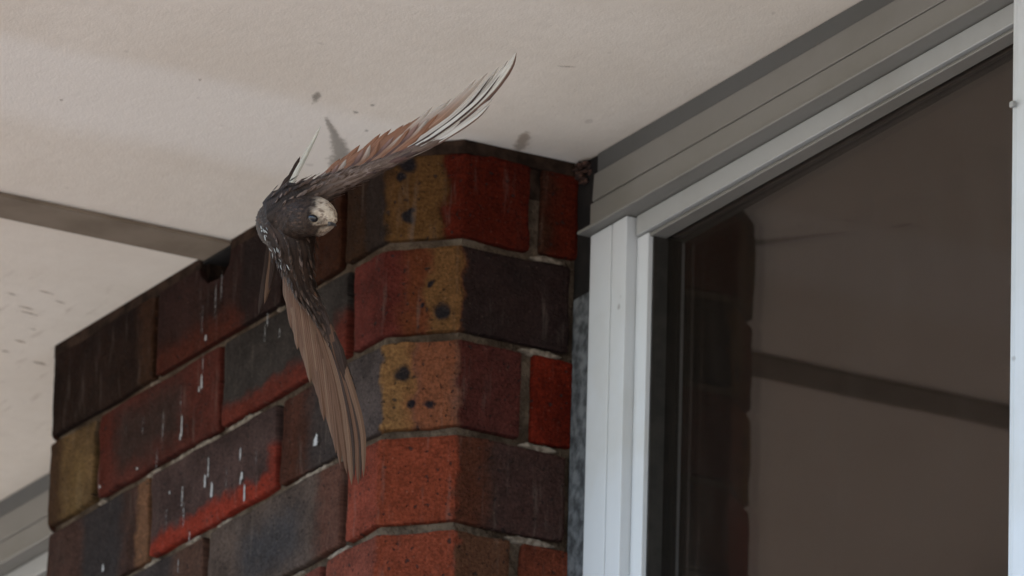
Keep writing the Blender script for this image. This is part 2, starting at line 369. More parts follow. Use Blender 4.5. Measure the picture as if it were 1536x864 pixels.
# droppings dried in thin runs down the bricks
def run_material():
    t = NT('dried_dropping'); g = t.n('NewGeometry').outputs['Position']; uv = t.n('UVMap').outputs[0]; sp = t.n('SeparateXYZ'); t.l(uv, sp.inputs[0])
    e = t.ramp(t.math('ADD', t.math('MULTIPLY', sp.outputs[0], sp.outputs[1]), t.math('MULTIPLY', t.math('SUBTRACT', t.noise(g, 420, 3, .65), .5), 1.1)), .18, .62)
    t.out((.30, .305, .315), .8, .1); t.l(t.math('MULTIPLY', e, .9), t.b.inputs['Alpha']); return t.m
vs, fs, uvs = [], [], []
for (x, y, w, h, k_) in [(309, 507, 5, 9, 1), (305, 545, 2, 30, .6), (303, 573, 5, 24, .9), (299, 584, 4, 9, .9), (273, 640, 4, 36, .9), (271, 656, 4, 12, .8), (272, 600, 2, 60, .4), (313, 702, 3, 34, .8), (308, 722, 5, 20, 1), (318, 735, 6, 24, 1), (361, 682, 4, 20, .8), (363, 714, 6, 12, 1), (361, 722, 3, 12, .8), (367, 740, 4, 26, 1), (474, 662, 11, 14, 1), (475, 659, 6, 16, 1), (274, 745, 4, 34, .6), (276, 772, 3, 40, .5), (155, 852, 5, 12, 1), (236, 690, 2, 40, .5), (206, 703, 4, 4, 1), (348, 622, 5, 5, 1), (420, 500, 2, 18, .6), (324, 450, 3, 60, .5), (333, 430, 3, 50, .5), (255, 739, 4, 5, .9), (304, 480, 2, 50, .45), (443, 470, 4, 12, .6), (402, 480, 3, 22, .6), (398, 500, 3, 30, .5), (245, 640, 2, 50, .5), (150, 730, 4, 5, 1), (285, 805, 3, 16, .7), (268, 850, 3, 24, .6), (340, 720, 2, 40, .4), (215, 640, 2, 40, .4), (190, 640, 2, 30, .4), (385, 690, 2, 30, .4), (250, 780, 2, 40, .4)]:
    p = px(x, y, 1, -.0016); n_ = 6; hw = w / 1720; hh = h / 1680 * .62
    b0 = len(vs)
    for i in range(n_ + 1):
        f = i / n_; zz = p.z + hh * (1 - 2 * f); wob = .0008 * noise.noise(Vector((x, i * .7, 0))); wd = hw * (.55 + .45 * f) * 1.15
        for q_ in (-1, 0, 1): vs.append((p.x + wob + q_ * wd, -.0019 - (.0004 if q_ == 0 else 0), zz)); uvs.append(((1 if q_ == 0 else 0) * k_, math.sin(math.pi * min(.94, .08 + .75 * f + .1)) ** .6 if 0 < i < n_ else 0))
    for i in range(n_):
        for q_ in range(2): a_ = b0 + 3 * i + q_; fs.append((a_, a_ + 3, a_ + 4, a_ + 1))
dr = mesh_obj('dropping_streak', vs, fs, run_material(), pier); L = dr.data.uv_layers.new(name='UVMap')
for lp in dr.data.loops: L.data[lp.index].uv = uvs[lp.vertex_index]
tag(dr, kind='stuff')
def lump(bm, c, rx, ry, rz, seed):
    r = bmesh.ops.create_icosphere(bm, subdivisions=2, radius=1)
    for v in r['verts']:
        n = 1 + .9 * noise.noise(v.co * 2.6 + Vector((seed, 0, 0)))
        v.co = Vector((v.co.x * rx * n, v.co.y * ry * n, v.co.z * rz * n)) + Vector(c)
# ------------------------------------------------------------------ windows
def glass_material():
    t = NT('window_glass'); fr = t.n('Fresnel'); fr.inputs['IOR'].default_value = 1.5
    g = t.n('NewGeometry').outputs['Position']
    gl = t.n('BsdfGlossy'); gl.inputs['Roughness'].default_value = .03; gl.inputs['Color'].default_value = (.95, .88, .84, 1)
    bp = t.n('Bump'); bp.inputs['Strength'].default_value = .025; bp.inputs['Distance'].default_value = .01
    t.l(t.noise(g, 4, 1, .4), bp.inputs['Height']); t.l(bp.outputs[0], gl.inputs['Normal'])
    tr = t.n('BsdfTransparent'); tr.inputs['Color'].default_value = (.42, .39, .37, 1)
    mx = t.n('MixShader'); t.l(t.math('MULTIPLY', fr.outputs[0], 0.74, True), mx.inputs[0]); t.l(tr.outputs[0], mx.inputs[1]); t.l(gl.outputs[0], mx.inputs[2])
    df = t.n('BsdfDiffuse'); df.inputs['Color'].default_value = (.30, .26, .22, 1)
    m = t.n('Mapping'); t.l(g, m.inputs[0]); m.inputs['Scale'].default_value = (1, 1, .25)
    m2 = t.n('MixShader'); t.l(t.math('ADD', t.ramp(t.noise(m.outputs[0], 26, 5, .6), .5, .85, .016, .045), t.ramp(t.noise(g, 70, 2, .5), .76, .80, 0, .12)), m2.inputs[0])
    t.l(mx.outputs[0], m2.inputs[1]); t.l(df.outputs[0], m2.inputs[2])
    t.l(m2.outputs[0], t.n('OutputMaterial').outputs[0] if False else t.t.nodes['Material Output'].inputs[0])
    return t.m
M_glass = glass_material()
M_gasket = simple('black_gasket', (.012, .011, .01), (.02, .018, .016), 60, .7, .2)
def zf(y_px, yy): return px(1100, y_px, 1, yy).z       # height of a head line at depth yy
def window(label, xa, xb, jamb_left=True, mull=None):
    w = tag(empty('window', ((xa + xb) / 2, YW, Z0 - 1.2)), label, 'window')
    w.location = (0, 0, 0)
    ZB = Z0 - 1.2
    if jamb_left: xa = px(880, 600, 1, .157).x - .002
    def strip(name, prof, mat, a=None, b=xb, bev=.0008):
        a = xa if a is None else a
        bm = prism(prof, 'x', a, b); bevel(bm, bev, 1); return bm_obj(name, bm, mat, w)
    zA, zB, zC, zD, zE = zf(140, .160), zf(184, .158), zf(226, .157), zf(275, .1645), zf(283, .168)
    strip('head_strip', [(.1632, Z0 - .0006), (.1632, zA - .003), (.19, zA - .003), (.19, Z0 - .0006)], M_dark)  # dark grey strip between soffit and head
    strip('head_upper', [(.160, zA), (.1585, zB + .0022), (.185, zB + .0022), (.185, zA)], M_head)
    strip('head_lower', [(.157, zB), (.157, zC + .0022), (.185, zC + .0022), (.185, zB)], M_head)
    strip('head_lip', [(.1465, zC), (.1465, zC - .0030), (.182, zC - .0030), (.182, zC)], M_head, a=xa - .004)
    xj0 = px(880, 600, 1, .163).x if jamb_left else xa
    xs = [px(q, 600, 1, yy).x for q, yy in ((880, .157), (912, .157), (934, .157), (950, .167), (967, .167))]
    a = xs[2] + .003 if jamb_left else xa
    strip('sash_rail', [(.165, zC - .0036), (.1645, zD + .002), (.190, zD + .002), (.190, zC - .0036)], M_rail, a=a)
    strip('sash_bead', [(.1695, zD + .0018), (.168, zE), (.184, zE), (.184, zD + .0018)], M_head, a=a + .012 if jamb_left else a)
    if jamb_left:
        def post(name, x_a, x_b, ya, z1, mat, bev=.0012):
            bm = prism([(x_a, ya), (x_b, ya), (x_b, .195), (x_a, .195)], 'z', ZB, z1); bevel(bm, bev, 2); return bm_obj(name, bm, mat, w)
        post('jamb', xs[0], xs[1] - .0007, .157, zC - .0038, M_white, .001)
        post('jamb', xs[1] + .0007, xs[2], .157, zC - .0038, M_white, .001)
        post('jamb_channel', xs[2] + .0003, xs[3] - .0004, .1715, zC - .030, M_white, .0006)
        post('sash_stile', xs[3], xs[4], .167, zE + .0035, M_white, .001)
        post('gasket', xs[4] + .0003, xs[4] + .0025, .1715, zE + .003, M_gasket, .0005)
        box('sealant', C - .004, xs[0] - .0006, .1622, .19, ZB, px(866, 440, 1, .157).z, M_seal, w, .002)
        box('gap_shade', C - .009, xs[0] - .0006, .1645, .19, px(866, 440, 1, .157).z + .0002, Z0 - .0012, M_black, w)  # black filler painting the shade of the open gap above the sealant
        xm = px(1513, 600, 1, .150).x
        bmm = prism([(xm, .151), (xm + .006, .1485), (xm + .008, .1505), (xm + .075, .1505), (xm + .075, .20), (xm, .20)], 'z', ZB, Z0 - .0015)
        bevel(bmm, .0006, 1); bm_obj('mullion', bmm, M_white, w)
        p = px(1521, 156, 1, .148)
        box('latch', p.x - .0028, p.x + .0028, .145, .1484, p.z - .003, p.z + .002, M_rail, w, .001)
        xg0 = xs[4] - .002
    else: xg0 = xa
    box('pane', xg0, xb, .1855, .1905, ZB + .004, zE + .006, M_glass, w)
    box('sill', xa, xb, .13, .20, ZB - .05, ZB - .0005, M_white, w, .002)
    return w
window('window with pale aluminium frame and dark glass right of the pier', C + .02, 3.4)
window('window with pale frame partly hidden behind the pier at lower left', -3.4, LX - C - .004, False)
# curtain behind the right-hand glass
vs, fs = [], []; N = 160
for i in range(N + 1):
    x = .05 + 1.6 * i / N; y = .42 + .018 * math.sin(i * .9) + .012 * math.sin(i * .37 + 1)
    vs += [(x, y, Z0 - 1.6), (x, y + .004 * math.sin(i), Z0 - .02)]
fs = [(2 * i, 2 * i + 2, 2 * i + 3, 2 * i + 1) for i in range(N)]
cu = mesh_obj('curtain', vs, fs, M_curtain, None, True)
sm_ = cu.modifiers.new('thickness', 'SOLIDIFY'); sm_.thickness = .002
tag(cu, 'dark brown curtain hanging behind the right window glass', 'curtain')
# ------------------------------------------------------------------ marks on the soffit
def stain_material(name, c, amt, sc):
    t = NT(name); g = t.n('NewGeometry').outputs['Position']; uv = t.n('UVMap').outputs[0]
    sp = t.n('SeparateXYZ'); t.l(uv, sp.inputs[0])
    e = t.ramp(t.math('ADD', sp.outputs[0], t.math('MULTIPLY', t.math('SUBTRACT', t.noise(g, sc, 4, .65), .5), 1.3)), .15, .75)
    t.out(c, .9, .1); t.l(t.math('MULTIPLY', e, amt), t.b.inputs['Alpha']); return t.m
M_st1 = stain_material('cobweb_grime', (.16, .14, .12), .42, 160); M_st2 = stain_material('rust_stain', (.26, .18, .12), .4, 160)
def stain(pts, mat):
    """soft blot along a run of pixels (x, y, half width) lying on the soffit"""
    vs, fs, uv = [], [], []
    P = [px(x, y, 2, Z0 - .0006) for x, y, w in pts]
    for i, p in enumerate(P):
        t = (P[min(i + 1, len(P) - 1)] - P[max(i - 1, 0)]).normalized(); s = Vector((-t.y, t.x, 0)); w = pts[i][2] / 900
        end = 0.0 if i in (0, len(P) - 1) else 1.0
        vs += [p - s * w, p, p + s * w]; uv += [0, end, 0]
    for i in range(len(P) - 1):
        a = 3 * i; fs += [(a, a + 1, a + 4, a + 3), (a + 1, a + 2, a + 5, a + 4)]
    o = mesh_obj('stain', vs, fs, mat, sof); L = o.data.uv_layers.new(name='UVMap')
    for lp in o.data.loops: L.data[lp.index].uv = (uv[lp.vertex_index], 0)
stain([(484, 172, 3), (492, 184, 3.5), (500, 198, 5), (507, 214, 9), (513, 230, 12), (505, 246, 12), (498, 254, 6)], M_st1)
stain([(474, 132, 3), (475, 145, 6), (473, 158, 4)], M_st1)
stain([(789, 192, 4), (786, 206, 8), (781, 222, 9), (778, 230, 4)], M_st2)
stain([(528, 166, 2), (534, 169, 4), (540, 170, 2)], M_st1)
stain([(556, 156, 2), (559, 158, 4), (562, 160, 2)], M_st1); stain([(547, 194, 2), (550, 196, 4), (553, 198, 2)], M_st1)
stain([(830, 99, 1), (850, 100, 2.5), (868, 100, 1)], M_st2)
for (x, y, l, w) in [(17, 441, 14, 3), (68, 438, 18, 3), (90, 453, 12, 3), (40, 462, 20, 3), (30, 512, 14, 4), (60, 545, 18, 5), (8, 527, 10, 3), (45, 470, 24, 3), (50, 494, 10, 2), (92, 150, 4, 3), (300, 120, 4, 3), (210, 480, 8, 2)]:
    stain([(x - l, y - l * .2, w * .6), (x, y, w), (x + l, y + l * .25, w * .6)], M_st2)
# clump of old nest litter and web where the pier, soffit and frame meet
bm = bmesh.new()
for i in range(44):
    p = px(rng.uniform(862, 888), 243 + 34 * rng.random() ** 1.6, 1, YE + .004)
    lump(bm, (p.x, p.y + rng.uniform(-.006, .004), min(p.z, Z0 - .004)), rng.uniform(.001, .005), rng.uniform(.001, .004), rng.uniform(.0008, .0026), rng.random() * 99)
litter = bm_obj('nest_litter', bm, simple('rusty_litter', (.02, .012, .01), (.07, .035, .025), 220, .95, .8), None, True)
tag(litter, 'rusty brown clump of litter wedged between pier, soffit and window head', 'debris')
# ------------------------------------------------------------------ bird
BS = 1840.0; BZ = 8.38
bird = empty('bird')
bo = CAM + (CW + CR * ((440 - 768) / FPX) - CU * ((330 - 432) / FPX)) * BZ
bird.matrix_world = Matrix(((CR.x, CU.x, -CW.x, bo.x), (CR.y, CU.y, -CW.y, bo.y), (CR.z, CU.z, -CW.z, bo.z), (0, 0, 0, 1))) @ Matrix.Scale(BZ / 8.70, 4)
tag(bird, 'dark brown swift with pale face flying in front of the pier, wings spread', 'bird')
def bp(x, y, z=0): return Vector(((x - 440) / BS, -(y - 330) / BS, z / 1000))
def catmull(P, n):
    out = []; P = [P[0] * 2 - P[1]] + P + [P[-1] * 2 - P[-2]]
    m = len(P) - 3
    for i in range(n + 1):
        t = i / n * m; k = min(int(t), m - 1); f = t - k; a, b, c, d = P[k:k + 4]
        out.append(.5 * ((2 * b) + (c - a) * f + (2 * a - 5 * b + 4 * c - d) * f * f + (3 * b - a - 3 * c + d) * f ** 3))
    return out
def plumage(name, c, tip=None, lead=None, streak=.5, rough=.6, tr=(.45, .95)):
    """feather vane: u from quill to tip, v across (0..1); barbs run obliquely"""
    t = NT(name); uv = t.n('UVMap').outputs[0]; sp = t.n('SeparateXYZ'); t.l(uv, sp.inputs[0])
    m = t.n('Mapping'); t.l(uv, m.inputs[0]); m.inputs['Scale'].default_value = (3, 22, 1)
    inf = t.n('ObjectInfo').outputs['Random']
    cm = t.n('CombineXYZ'); t.l(inf, cm.inputs[2]); ad = t.n('VectorMath', operation='ADD'); t.l(m.outputs[0], ad.inputs[0])
    sc = t.n('VectorMath', operation='SCALE'); t.l(cm.outputs[0], sc.inputs[0]); sc.inputs['Scale'].default_value = 40; t.l(sc.outputs[0], ad.inputs[1])
    n = t.noise(ad.outputs[0], 1.6, 4, .6)
    b = lin(c); base = t.mix(t.ramp(n, .3, .7), tuple(v * (1 - streak * .6) for v in b), tuple(min(.85, v * (1 + streak * .5)) for v in b))
    if tip: base = t.mix(t.ramp(sp.outputs[0], *tr), base, lin(tip))
    if lead: base = t.mix(t.ramp(sp.outputs[1], .62, .72), base, lin(lead))
    sh = t.ramp(t.math('ABSOLUTE', t.math('SUBTRACT', sp.outputs[1], .5)), .06, .02)
    base = t.mix(t.math('MULTIPLY', sh, .28), base, tuple(min(.8, v * 1.9 + .03) for v in b))
    wv = t.n('TexWave'); mm = t.n('Mapping'); t.l(uv, mm.inputs[0]); mm.inputs['Scale'].default_value = (26, 6, 1); t.l(mm.outputs[0], wv.inputs['Vector']); wv.inputs['Scale'].default_value = 1; wv.inputs['Distortion'].default_value = 3
    t.bump(t.math('ADD', t.math('MULTIPLY', n, .8), t.math('MULTIPLY', wv.outputs['Fac'], .25)), .5, .0008)
    return t.out(base, rough + .1, .14)
def feather(name, P, wid, mat, parent, nrm=(0, 0, 1), asym=.0, tipw=.15, n=12, curl=.25, rag=.06):
    """vane with raised rachis along control points P (bird space); wid = half width in mm"""
    C_ = catmull([bp(*p) for p in P], n); nv = Vector(nrm).normalized(); vs, fs, uv = [], [], []
    rg = random.Random(hash((round(P[0][0], 1), round(P[-1][1], 1))) & 0xffff)
    for i, c in enumerate(C_):
        u = i / n; t = (C_[min(i + 1, n)] - C_[max(i - 1, 0)]).normalized(); s = t.cross(nv).normalized(); q = s.cross(t).normalized()
        prof = min(1, .35 + 2.6 * u) * ((1 - max(0, (u - .6) / .4) ** 2.2) * (1 - tipw) + tipw) if u < 1 else .03
        w = wid / 1000 * prof
        for k_, f in enumerate((-1, -.5, 0, .5, 1)):
            ww = w * f * (1 + asym * (1 if f > 0 else -1)) * (1 + (rag * rg.uniform(-1, 1) if abs(f) == 1 else 0))
            h = (.00035 if f == 0 else 0) - curl * w * f * f
            vs.append(c + s * ww + q * h); uv.append((u, .5 + f / 2))
    for i in range(n):
        for k_ in range(4):
            a = 5 * i + k_; fs.append((a, a + 1, a + 6, a + 5))
    o = mesh_obj(name, vs, fs, mat, parent, True); L = o.data.uv_layers.new(name='UVMap')
    for lp in o.data.loops: L.data[lp.index].uv = uv[lp.vertex_index]
    return o
def dim(c, k): return tuple(v * k for v in c)
F_pale = plumage('pale_primary', (164, 152, 141), streak=.55)
F_white = plumage('white_shafted_primary', (176, 166, 155), lead=(98, 74, 64), streak=.35)
F_tan = plumage('rufous_vane', (122, 84, 64), streak=.75)
F_tanp = plumage('rufous_pale_vane', (126, 94, 76), tip=(158, 144, 132), streak=.7)
F_dark = plumage('dark_covert', (68, 53, 48), streak=.9)
F_cov = plumage('brown_covert', (82, 60, 54), tip=(128, 98, 88), streak=.9)
F_arm = plumage('mottled_arm', (42, 32, 26), tip=(122, 104, 95), streak=1.0, tr=(.2, .55))
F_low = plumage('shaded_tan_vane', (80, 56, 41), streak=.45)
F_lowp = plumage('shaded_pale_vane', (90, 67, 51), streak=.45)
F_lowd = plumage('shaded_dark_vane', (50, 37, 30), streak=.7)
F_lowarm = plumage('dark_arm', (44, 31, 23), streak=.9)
F_body = plumage('sooty_body_feather', (42, 30, 22), streak=1.0, rough=.4)
F_speck = plumage('speckled_feather', (98, 80, 70), streak=1.0, rough=.5)
F_fleck = plumage('white_fleck', (150, 148, 142), streak=.9)
# --- body: one continuous lofted surface from rump to bill
spine = [(402, 336, -98, 2), (406, 336, -88, 7), (411, 336, -68, 13), (418, 335, -42, 18.5), (426, 334, -16, 21.5), (436, 331, 4, 20.5), (447, 328, 17, 18), (459, 325, 27, 16), (470, 324, 34, 15.6), (480, 325.5, 39, 14.6), (489, 328, 43, 12), (496, 331.5, 46, 8.5), (501, 334.5, 48, 5), (504, 337, 49, 1.2)]
cp = catmull([bp(*s[:3]) for s in spine], 78); cr = catmull([Vector((s[3], 0, 0)) for s in spine], 78)
NR = 56; vs, fs, cols = [], [], []
def sm(a, b, x): x = max(0, min(1, (x - a) / (b - a))); return x * x * (3 - 2 * x)
for i, c in enumerate(cp):
    t = (cp[min(i + 1, 78)] - cp[max(i - 1, 0)]).normalized(); s = t.cross(Vector((0, 1, 0))).normalized(); q = s.cross(t)
    if q.y < 0: s, q = -s, -q
    for k_ in range(NR):
        a = 2 * math.pi * k_ / NR; r = max(.6, cr[i].x) / 1000
        p = c + s * math.cos(a) * r + q * math.sin(a) * r * 1.04
        x_, y_ = p.x * BS + 440, 330 - p.y * BS
        # gape, lower jaw and brow ridge are modelled into the loft
        d = Vector((0, 0, 0)); out_ = (p - c).normalized()
        if i > 50:
            gape = 342.5 - (x_ - 470) * .16
            d -= out_ * .0016 * math.exp(-((y_ - gape) / 2.2) ** 2) * sm(474, 484, x_)
            d += out_ * .0018 * math.exp(-((y_ - gape - 9) / 6) ** 2) * sm(468, 482, x_)
            d += out_ * .0012 * math.exp(-((y_ - 318) / 4) ** 2 - ((x_ - 474) / 12) ** 2)
            d -= out_ * .0016 * math.exp(-((y_ - 328) / 4.5) ** 2 - ((x_ - 472) / 7) ** 2)
        d += out_ * .0007 * noise.noise(p * 420)
        vs.append(p + d)
        nz = noise.noise(p * 260) * .5 + noise.noise(p * 700) * .5
        face = sm(462 + 8 * nz, 484 + 8 * nz, x_ - abs(y_ - 325) * .22) * sm(44, 54, i)
        thr = sm(336, 342, y_) * sm(483 + 3 * nz, 468, x_ + (y_ - 342) * .0)
        face *= (1 - .96 * thr)
        if y_ > 338: face *= sm(468, 486, x_ - (y_ - 345) * .3)
        pale = (lin((182, 162, 140)), lin((128, 107, 91)))[1 if nz > .12 else 0]
        dk = lin((38, 27, 20)) if nz > 0 else lin((54, 40, 31))
        if i > 50:
            gape = 342.5 - (x_ - 470) * .16
            g_ = math.exp(-((y_ - gape) / 1.9) ** 2) * sm(476, 484, x_); lore = math.exp(-((y_ - 333) / 4.5) ** 2 - ((x_ - 484) / 8) ** 2) * .75
            br = math.exp(-((y_ - (327 + (x_ - 472) * .25)) / 3.6) ** 2 - ((x_ - 473) / 13) ** 2) * .95
            wd = math.exp(-((y_ - (341.5 - (x_ - 480) * .12)) / 4.2) ** 2) * sm(502, 486, x_) * .92
            face *= (1 - max(g_, lore, br, wd))
        cols.append(tuple(dk[j] * (1 - face) + pale[j] * face for j in range(3)))
for i in range(78):
    for k_ in range(NR):
        a, b = i * NR + k_, i * NR + (k_ + 1) % NR; fs.append((a, b, b + NR, a + NR))
vs += [cp[0], cp[-1]]; cols += [cols[0], cols[-1]]
for k_ in range(NR):
    fs.append((len(vs) - 2, (k_ + 1) % NR, k_)); fs.append((len(vs) - 1, 78 * NR + k_, 78 * NR + (k_ + 1) % NR))
t = NT('bird_plumage'); at = t.n('VertexColor', layer_name='plumage'); oc = coord(t)
n1 = t.noise(oc, 420, 4, .65); n2 = t.noise(oc, 1500, 2, .6)
t.bump(t.math('ADD', n1, t.math('MULTIPLY', n2, .5)), .8, .0012)
M_body = t.out(t.mix(t.ramp(n1, .35, .7, 0, .55), at.outputs[0], t.mix(1.0, at.outputs[0], (.45, .42, .4), 'MULTIPLY')), .7, .12)
body = mesh_obj('body', vs, fs, M_body, bird, True)
ca = body.data.color_attributes.new('plumage', 'FLOAT_COLOR', 'POINT')
for i, c in enumerate(cols): ca.data[i].color = (*c, 1)
# eye and bill
M_eye = NT('bird_eye').out((.006, .005, .006), .22, .4)
M_bill = simple('bill_horn', (.03, .026, .024), (.07, .06, .055), 300, .4, .2)
bm = bmesh.new(); bmesh.ops.create_uvsphere(bm, u_segments=20, v_segments=14, radius=.0037)
from mathutils.bvhtree import BVHTree
tree = BVHTree.FromPolygons([v.co for v in body.data.vertices], [tuple(p.vertices) for p in body.data.polygons])
def skin(x, y):
    o_ = bp(x, y, 300); h_ = tree.ray_cast(o_, Vector((0, 0, -1)))
    return h_[0], h_[1]
ey = skin(472, 328)[0]
e_ = bm_obj('eye', bm, M_eye, bird, True); e_.location = ey + Vector((0, 0, .0002)); e_.scale = (1.15, .85, .75); e_.rotation_euler = (0, 0, R(-18))
bk = [bp(494, 336.5, 53), bp(500, 336.5, 51.5), bp(504, 337.5, 50), bp(506, 339, 49)]
ck = catmull(bk, 8); vs, fs = [], []
for i, c in enumerate(ck):
    w = .0030 * (1 - i / 8) ** .7 + .0003; h = .0016 * (1 - i / 8) ** .6 + .0003
    for k_ in range(8):
        a = 2 * math.pi * k_ / 8; vs.append(c + Vector((math.cos(a) * w * .35, math.sin(a) * h, math.cos(a) * w * .9)))
for i in range(8):
    for k_ in range(8): a, b = i * 8 + k_, i * 8 + (k_ + 1) % 8; fs.append((a, b, b + 8, a + 8))
fs += [tuple(range(7, -1, -1)), tuple(range(64, 72))]
mesh_obj('bill', vs, fs, M_bill, bird, True)
# --- wing arm: flattened taper from shoulder to wrist, carries the feathers
def arm(P, mat):
    c_ = catmull([bp(*p[:3]) for p in P], 30); rr = catmull([Vector((p[3], p[4], 0)) for p in P], 30); vs, fs, uv = [], [], []
    for i, c in enumerate(c_):
        t = (c_[min(i + 1, 30)] - c_[max(i - 1, 0)]).normalized(); s = t.cross(Vector((0, 0, 1))).normalized(); q = s.cross(t)
        for k_ in range(14):
            a = 2 * math.pi * k_ / 14; p = c + (s * math.cos(a) * rr[i].x + q * math.sin(a) * rr[i].y) / 1000
            p += (p - c) * .25 * noise.noise(p * 300); vs.append(p); uv.append((i / 30, k_ / 14))
    for i in range(30):
        for k_ in range(14): a, b = i * 14 + k_, i * 14 + (k_ + 1) % 14; fs.append((a, b, b + 14, a + 14))
    fs += [tuple(range(13, -1, -1)), tuple(range(30 * 14, 31 * 14))]
    o = mesh_obj('wing', vs, fs, mat, bird, True); L = o.data.uv_layers.new(name='UVMap')
    for lp in o.data.loops: L.data[lp.index].uv = uv[lp.vertex_index]
    return o
up = arm([(420, 324, 3, 19, 20), (444, 305, 11, 17, 15), (476, 288, 13, 12, 9), (510, 273, 10, 8.6, 6), (550, 257, 7, 5.8, 4), (590, 241, 4, 4.2, 3), (640, 217, -2, 2.4, 1.6), (690, 187, -6, 1.0, .7)], F_arm)
def L2(a, b, f): return tuple(a[i] + (b[i] - a[i]) * f for i in range(len(a)))
def along(P, f):
    f = max(0, min(1, f)) * (len(P) - 1); k_ = min(int(f), len(P) - 2); return L2(P[k_], P[k_ + 1], f - k_)
# secondaries and inner primaries (rufous), swept back almost along the wing
TB = [(436, 296), (455, 286), (480, 276), (515, 262), (548, 249), (580, 237), (606, 226)]
TT = [(480, 266), (500, 248), (524, 231), (556, 210), (592, 192), (626, 176), (660, 157), (695, 136), (728, 110)]
rw = random.Random(21)
for j in range(26):
    f = j / 25; b = along(TB, f * .98 - .16); e = along(TT, f); m = L2(b, e, .52); z = 2 - 9 * f
    mat = F_cov if j < 5 else (F_tan if j < 18 else F_tanp)
    feather('feather', [(b[0], b[1], z + 3), (m[0] + 4, m[1] + 4 + 2 * f, z - 9), (e[0] + rw.uniform(-5, 5), e[1] + rw.uniform(-3, 3), z - 24)], 3.8 - .9 * f, mat, up, nrm=(.2, .55, .85), asym=.1, tipw=.12, rag=.12)
# finer streaked feathers over them, in a second tier
for j in range(16):
    f = j / 15; b = along(TB, .1 + f * .8); e = along(TT, .02 + f * .8); e = L2(b, e, .72); z = 5 - 9 * f
    feather('feather', [(b[0], b[1], z + 4), (L2(b, e, .5)[0] + 4, L2(b, e, .5)[1] + 4, z - 4), (e[0] + rw.uniform(-6, 6), e[1], z - 15)], 2.4, (F_tan, F_cov, F_tanp)[j % 3], up, nrm=(.2, .4, .9), tipw=.1, n=9, rag=.12)
# outer primaries
for (P, w, mat) in [
    ([(560, 250, 0), (640, 205, -8), (705, 155, -16), (748, 100, -24)], 3.2, F_pale),
    ([(565, 250, 1), (650, 203, -6), (720, 148, -14), (762, 90, -22)], 3.0, F_pale),
    ([(568, 249, 2), (652, 206, -4), (724, 150, -12), (756, 108, -18)], 2.2, F_tanp),
    ([(575, 248, 3), (655, 205, -3), (728, 146, -10), (762, 104, -16), (775, 78, -20)], 3.8, F_white),
    ([(582, 247, 4), (655, 210, -1), (712, 168, -8), (744, 138, -12)], 1.8, F_dark),
    ([(572, 247, 4.2), (650, 206, -1.5), (716, 155, -8), (752, 110, -14)], .8, F_dark),
    ([(560, 250, 2.5), (640, 206, -5), (700, 160, -12), (738, 112, -20)], .9, F_dark),
    ([(596, 243, 7), (655, 214, 2.5), (700, 188, -2), (730, 164, -6)], .7, F_dark),
    ([(590, 246, 5), (655, 212, 0), (705, 178, -6), (740, 147, -10)], 2.9, F_pale),
    ([(600, 241, 6), (660, 212, 2), (710, 180, -3), (735, 157, -7)], 1.8, F_white)]:
    feather('feather', P, w, mat, up, nrm=(.1, .3, .95), asym=-.1, tipw=.1, n=18)
# dark wing coverts layered over the quills
for j in range(18):
    f = j / 17; b = along([(440, 300), (470, 288), (505, 274), (545, 257), (585, 241)], f); l = 44 + 16 * math.sin(j * 2.1)
    feather('covert', [(b[0] - 12, b[1] + 3, 13 - 7 * f), (b[0] + l * .5, b[1] - l * .27, 9 - 6 * f), (b[0] + l, b[1] - l * .50, 2 - 6 * f)], 2.6, (F_dark, F_cov, F_dark)[j % 3], up, nrm=(0, .2, 1), tipw=.2, n=8, rag=.12)
for j in range(16):
    f = j / 15; b = along([(452, 302), (478, 292), (510, 280), (560, 258), (626, 226)], f)
    feather('covert', [(b[0] - 10, b[1] + 3, 19 - 12 * f), (b[0] + 14, b[1] - 6, 18 - 12 * f), (b[0] + 36, b[1] - 17, 13 - 11 * f)], 2.1, (F_speck, F_cov, F_dark)[j % 3], up, nrm=(0, -.1, 1), tipw=.25, n=8, rag=.12)
# --- lower wing, hanging towards the bottom of the picture
lo = arm([(426, 336, 3, 21, 20), (440, 362, 11, 19, 16), (445, 394, 10, 14.5, 11), (455, 432, 7, 9.5, 6.5), (474, 465, 6, 6, 4), (500, 515, 2, 3.4, 2.5), (526, 575, -4, 1.8, 1.2), (545, 640, -8, .9, .6)], F_lowarm)
LB = [(432, 385), (434, 405), (442, 428), (455, 450), (472, 478), (490, 508)]
LT = [(428, 450), (436, 486), (447, 520), (460, 556), (474, 592), (487, 628), (498, 660), (508, 694)]
for j in range(22):
    f = j / 21; b = along(LB, f); e = along(LT, f); m = L2(b, e, .5); z = 4 - 8 * f
    feather('feather', [(b[0], b[1], z), (m[0], m[1], z - 8), (e[0] + rw.uniform(-2, 2), e[1] + rw.uniform(-7, 7), z - 20)], 5.4 - 1.2 * f, (F_low, F_low, F_lowp, F_low)[j % 4], lo, nrm=(-.45, .1, .9), asym=-.1, tipw=.2, rag=.12)
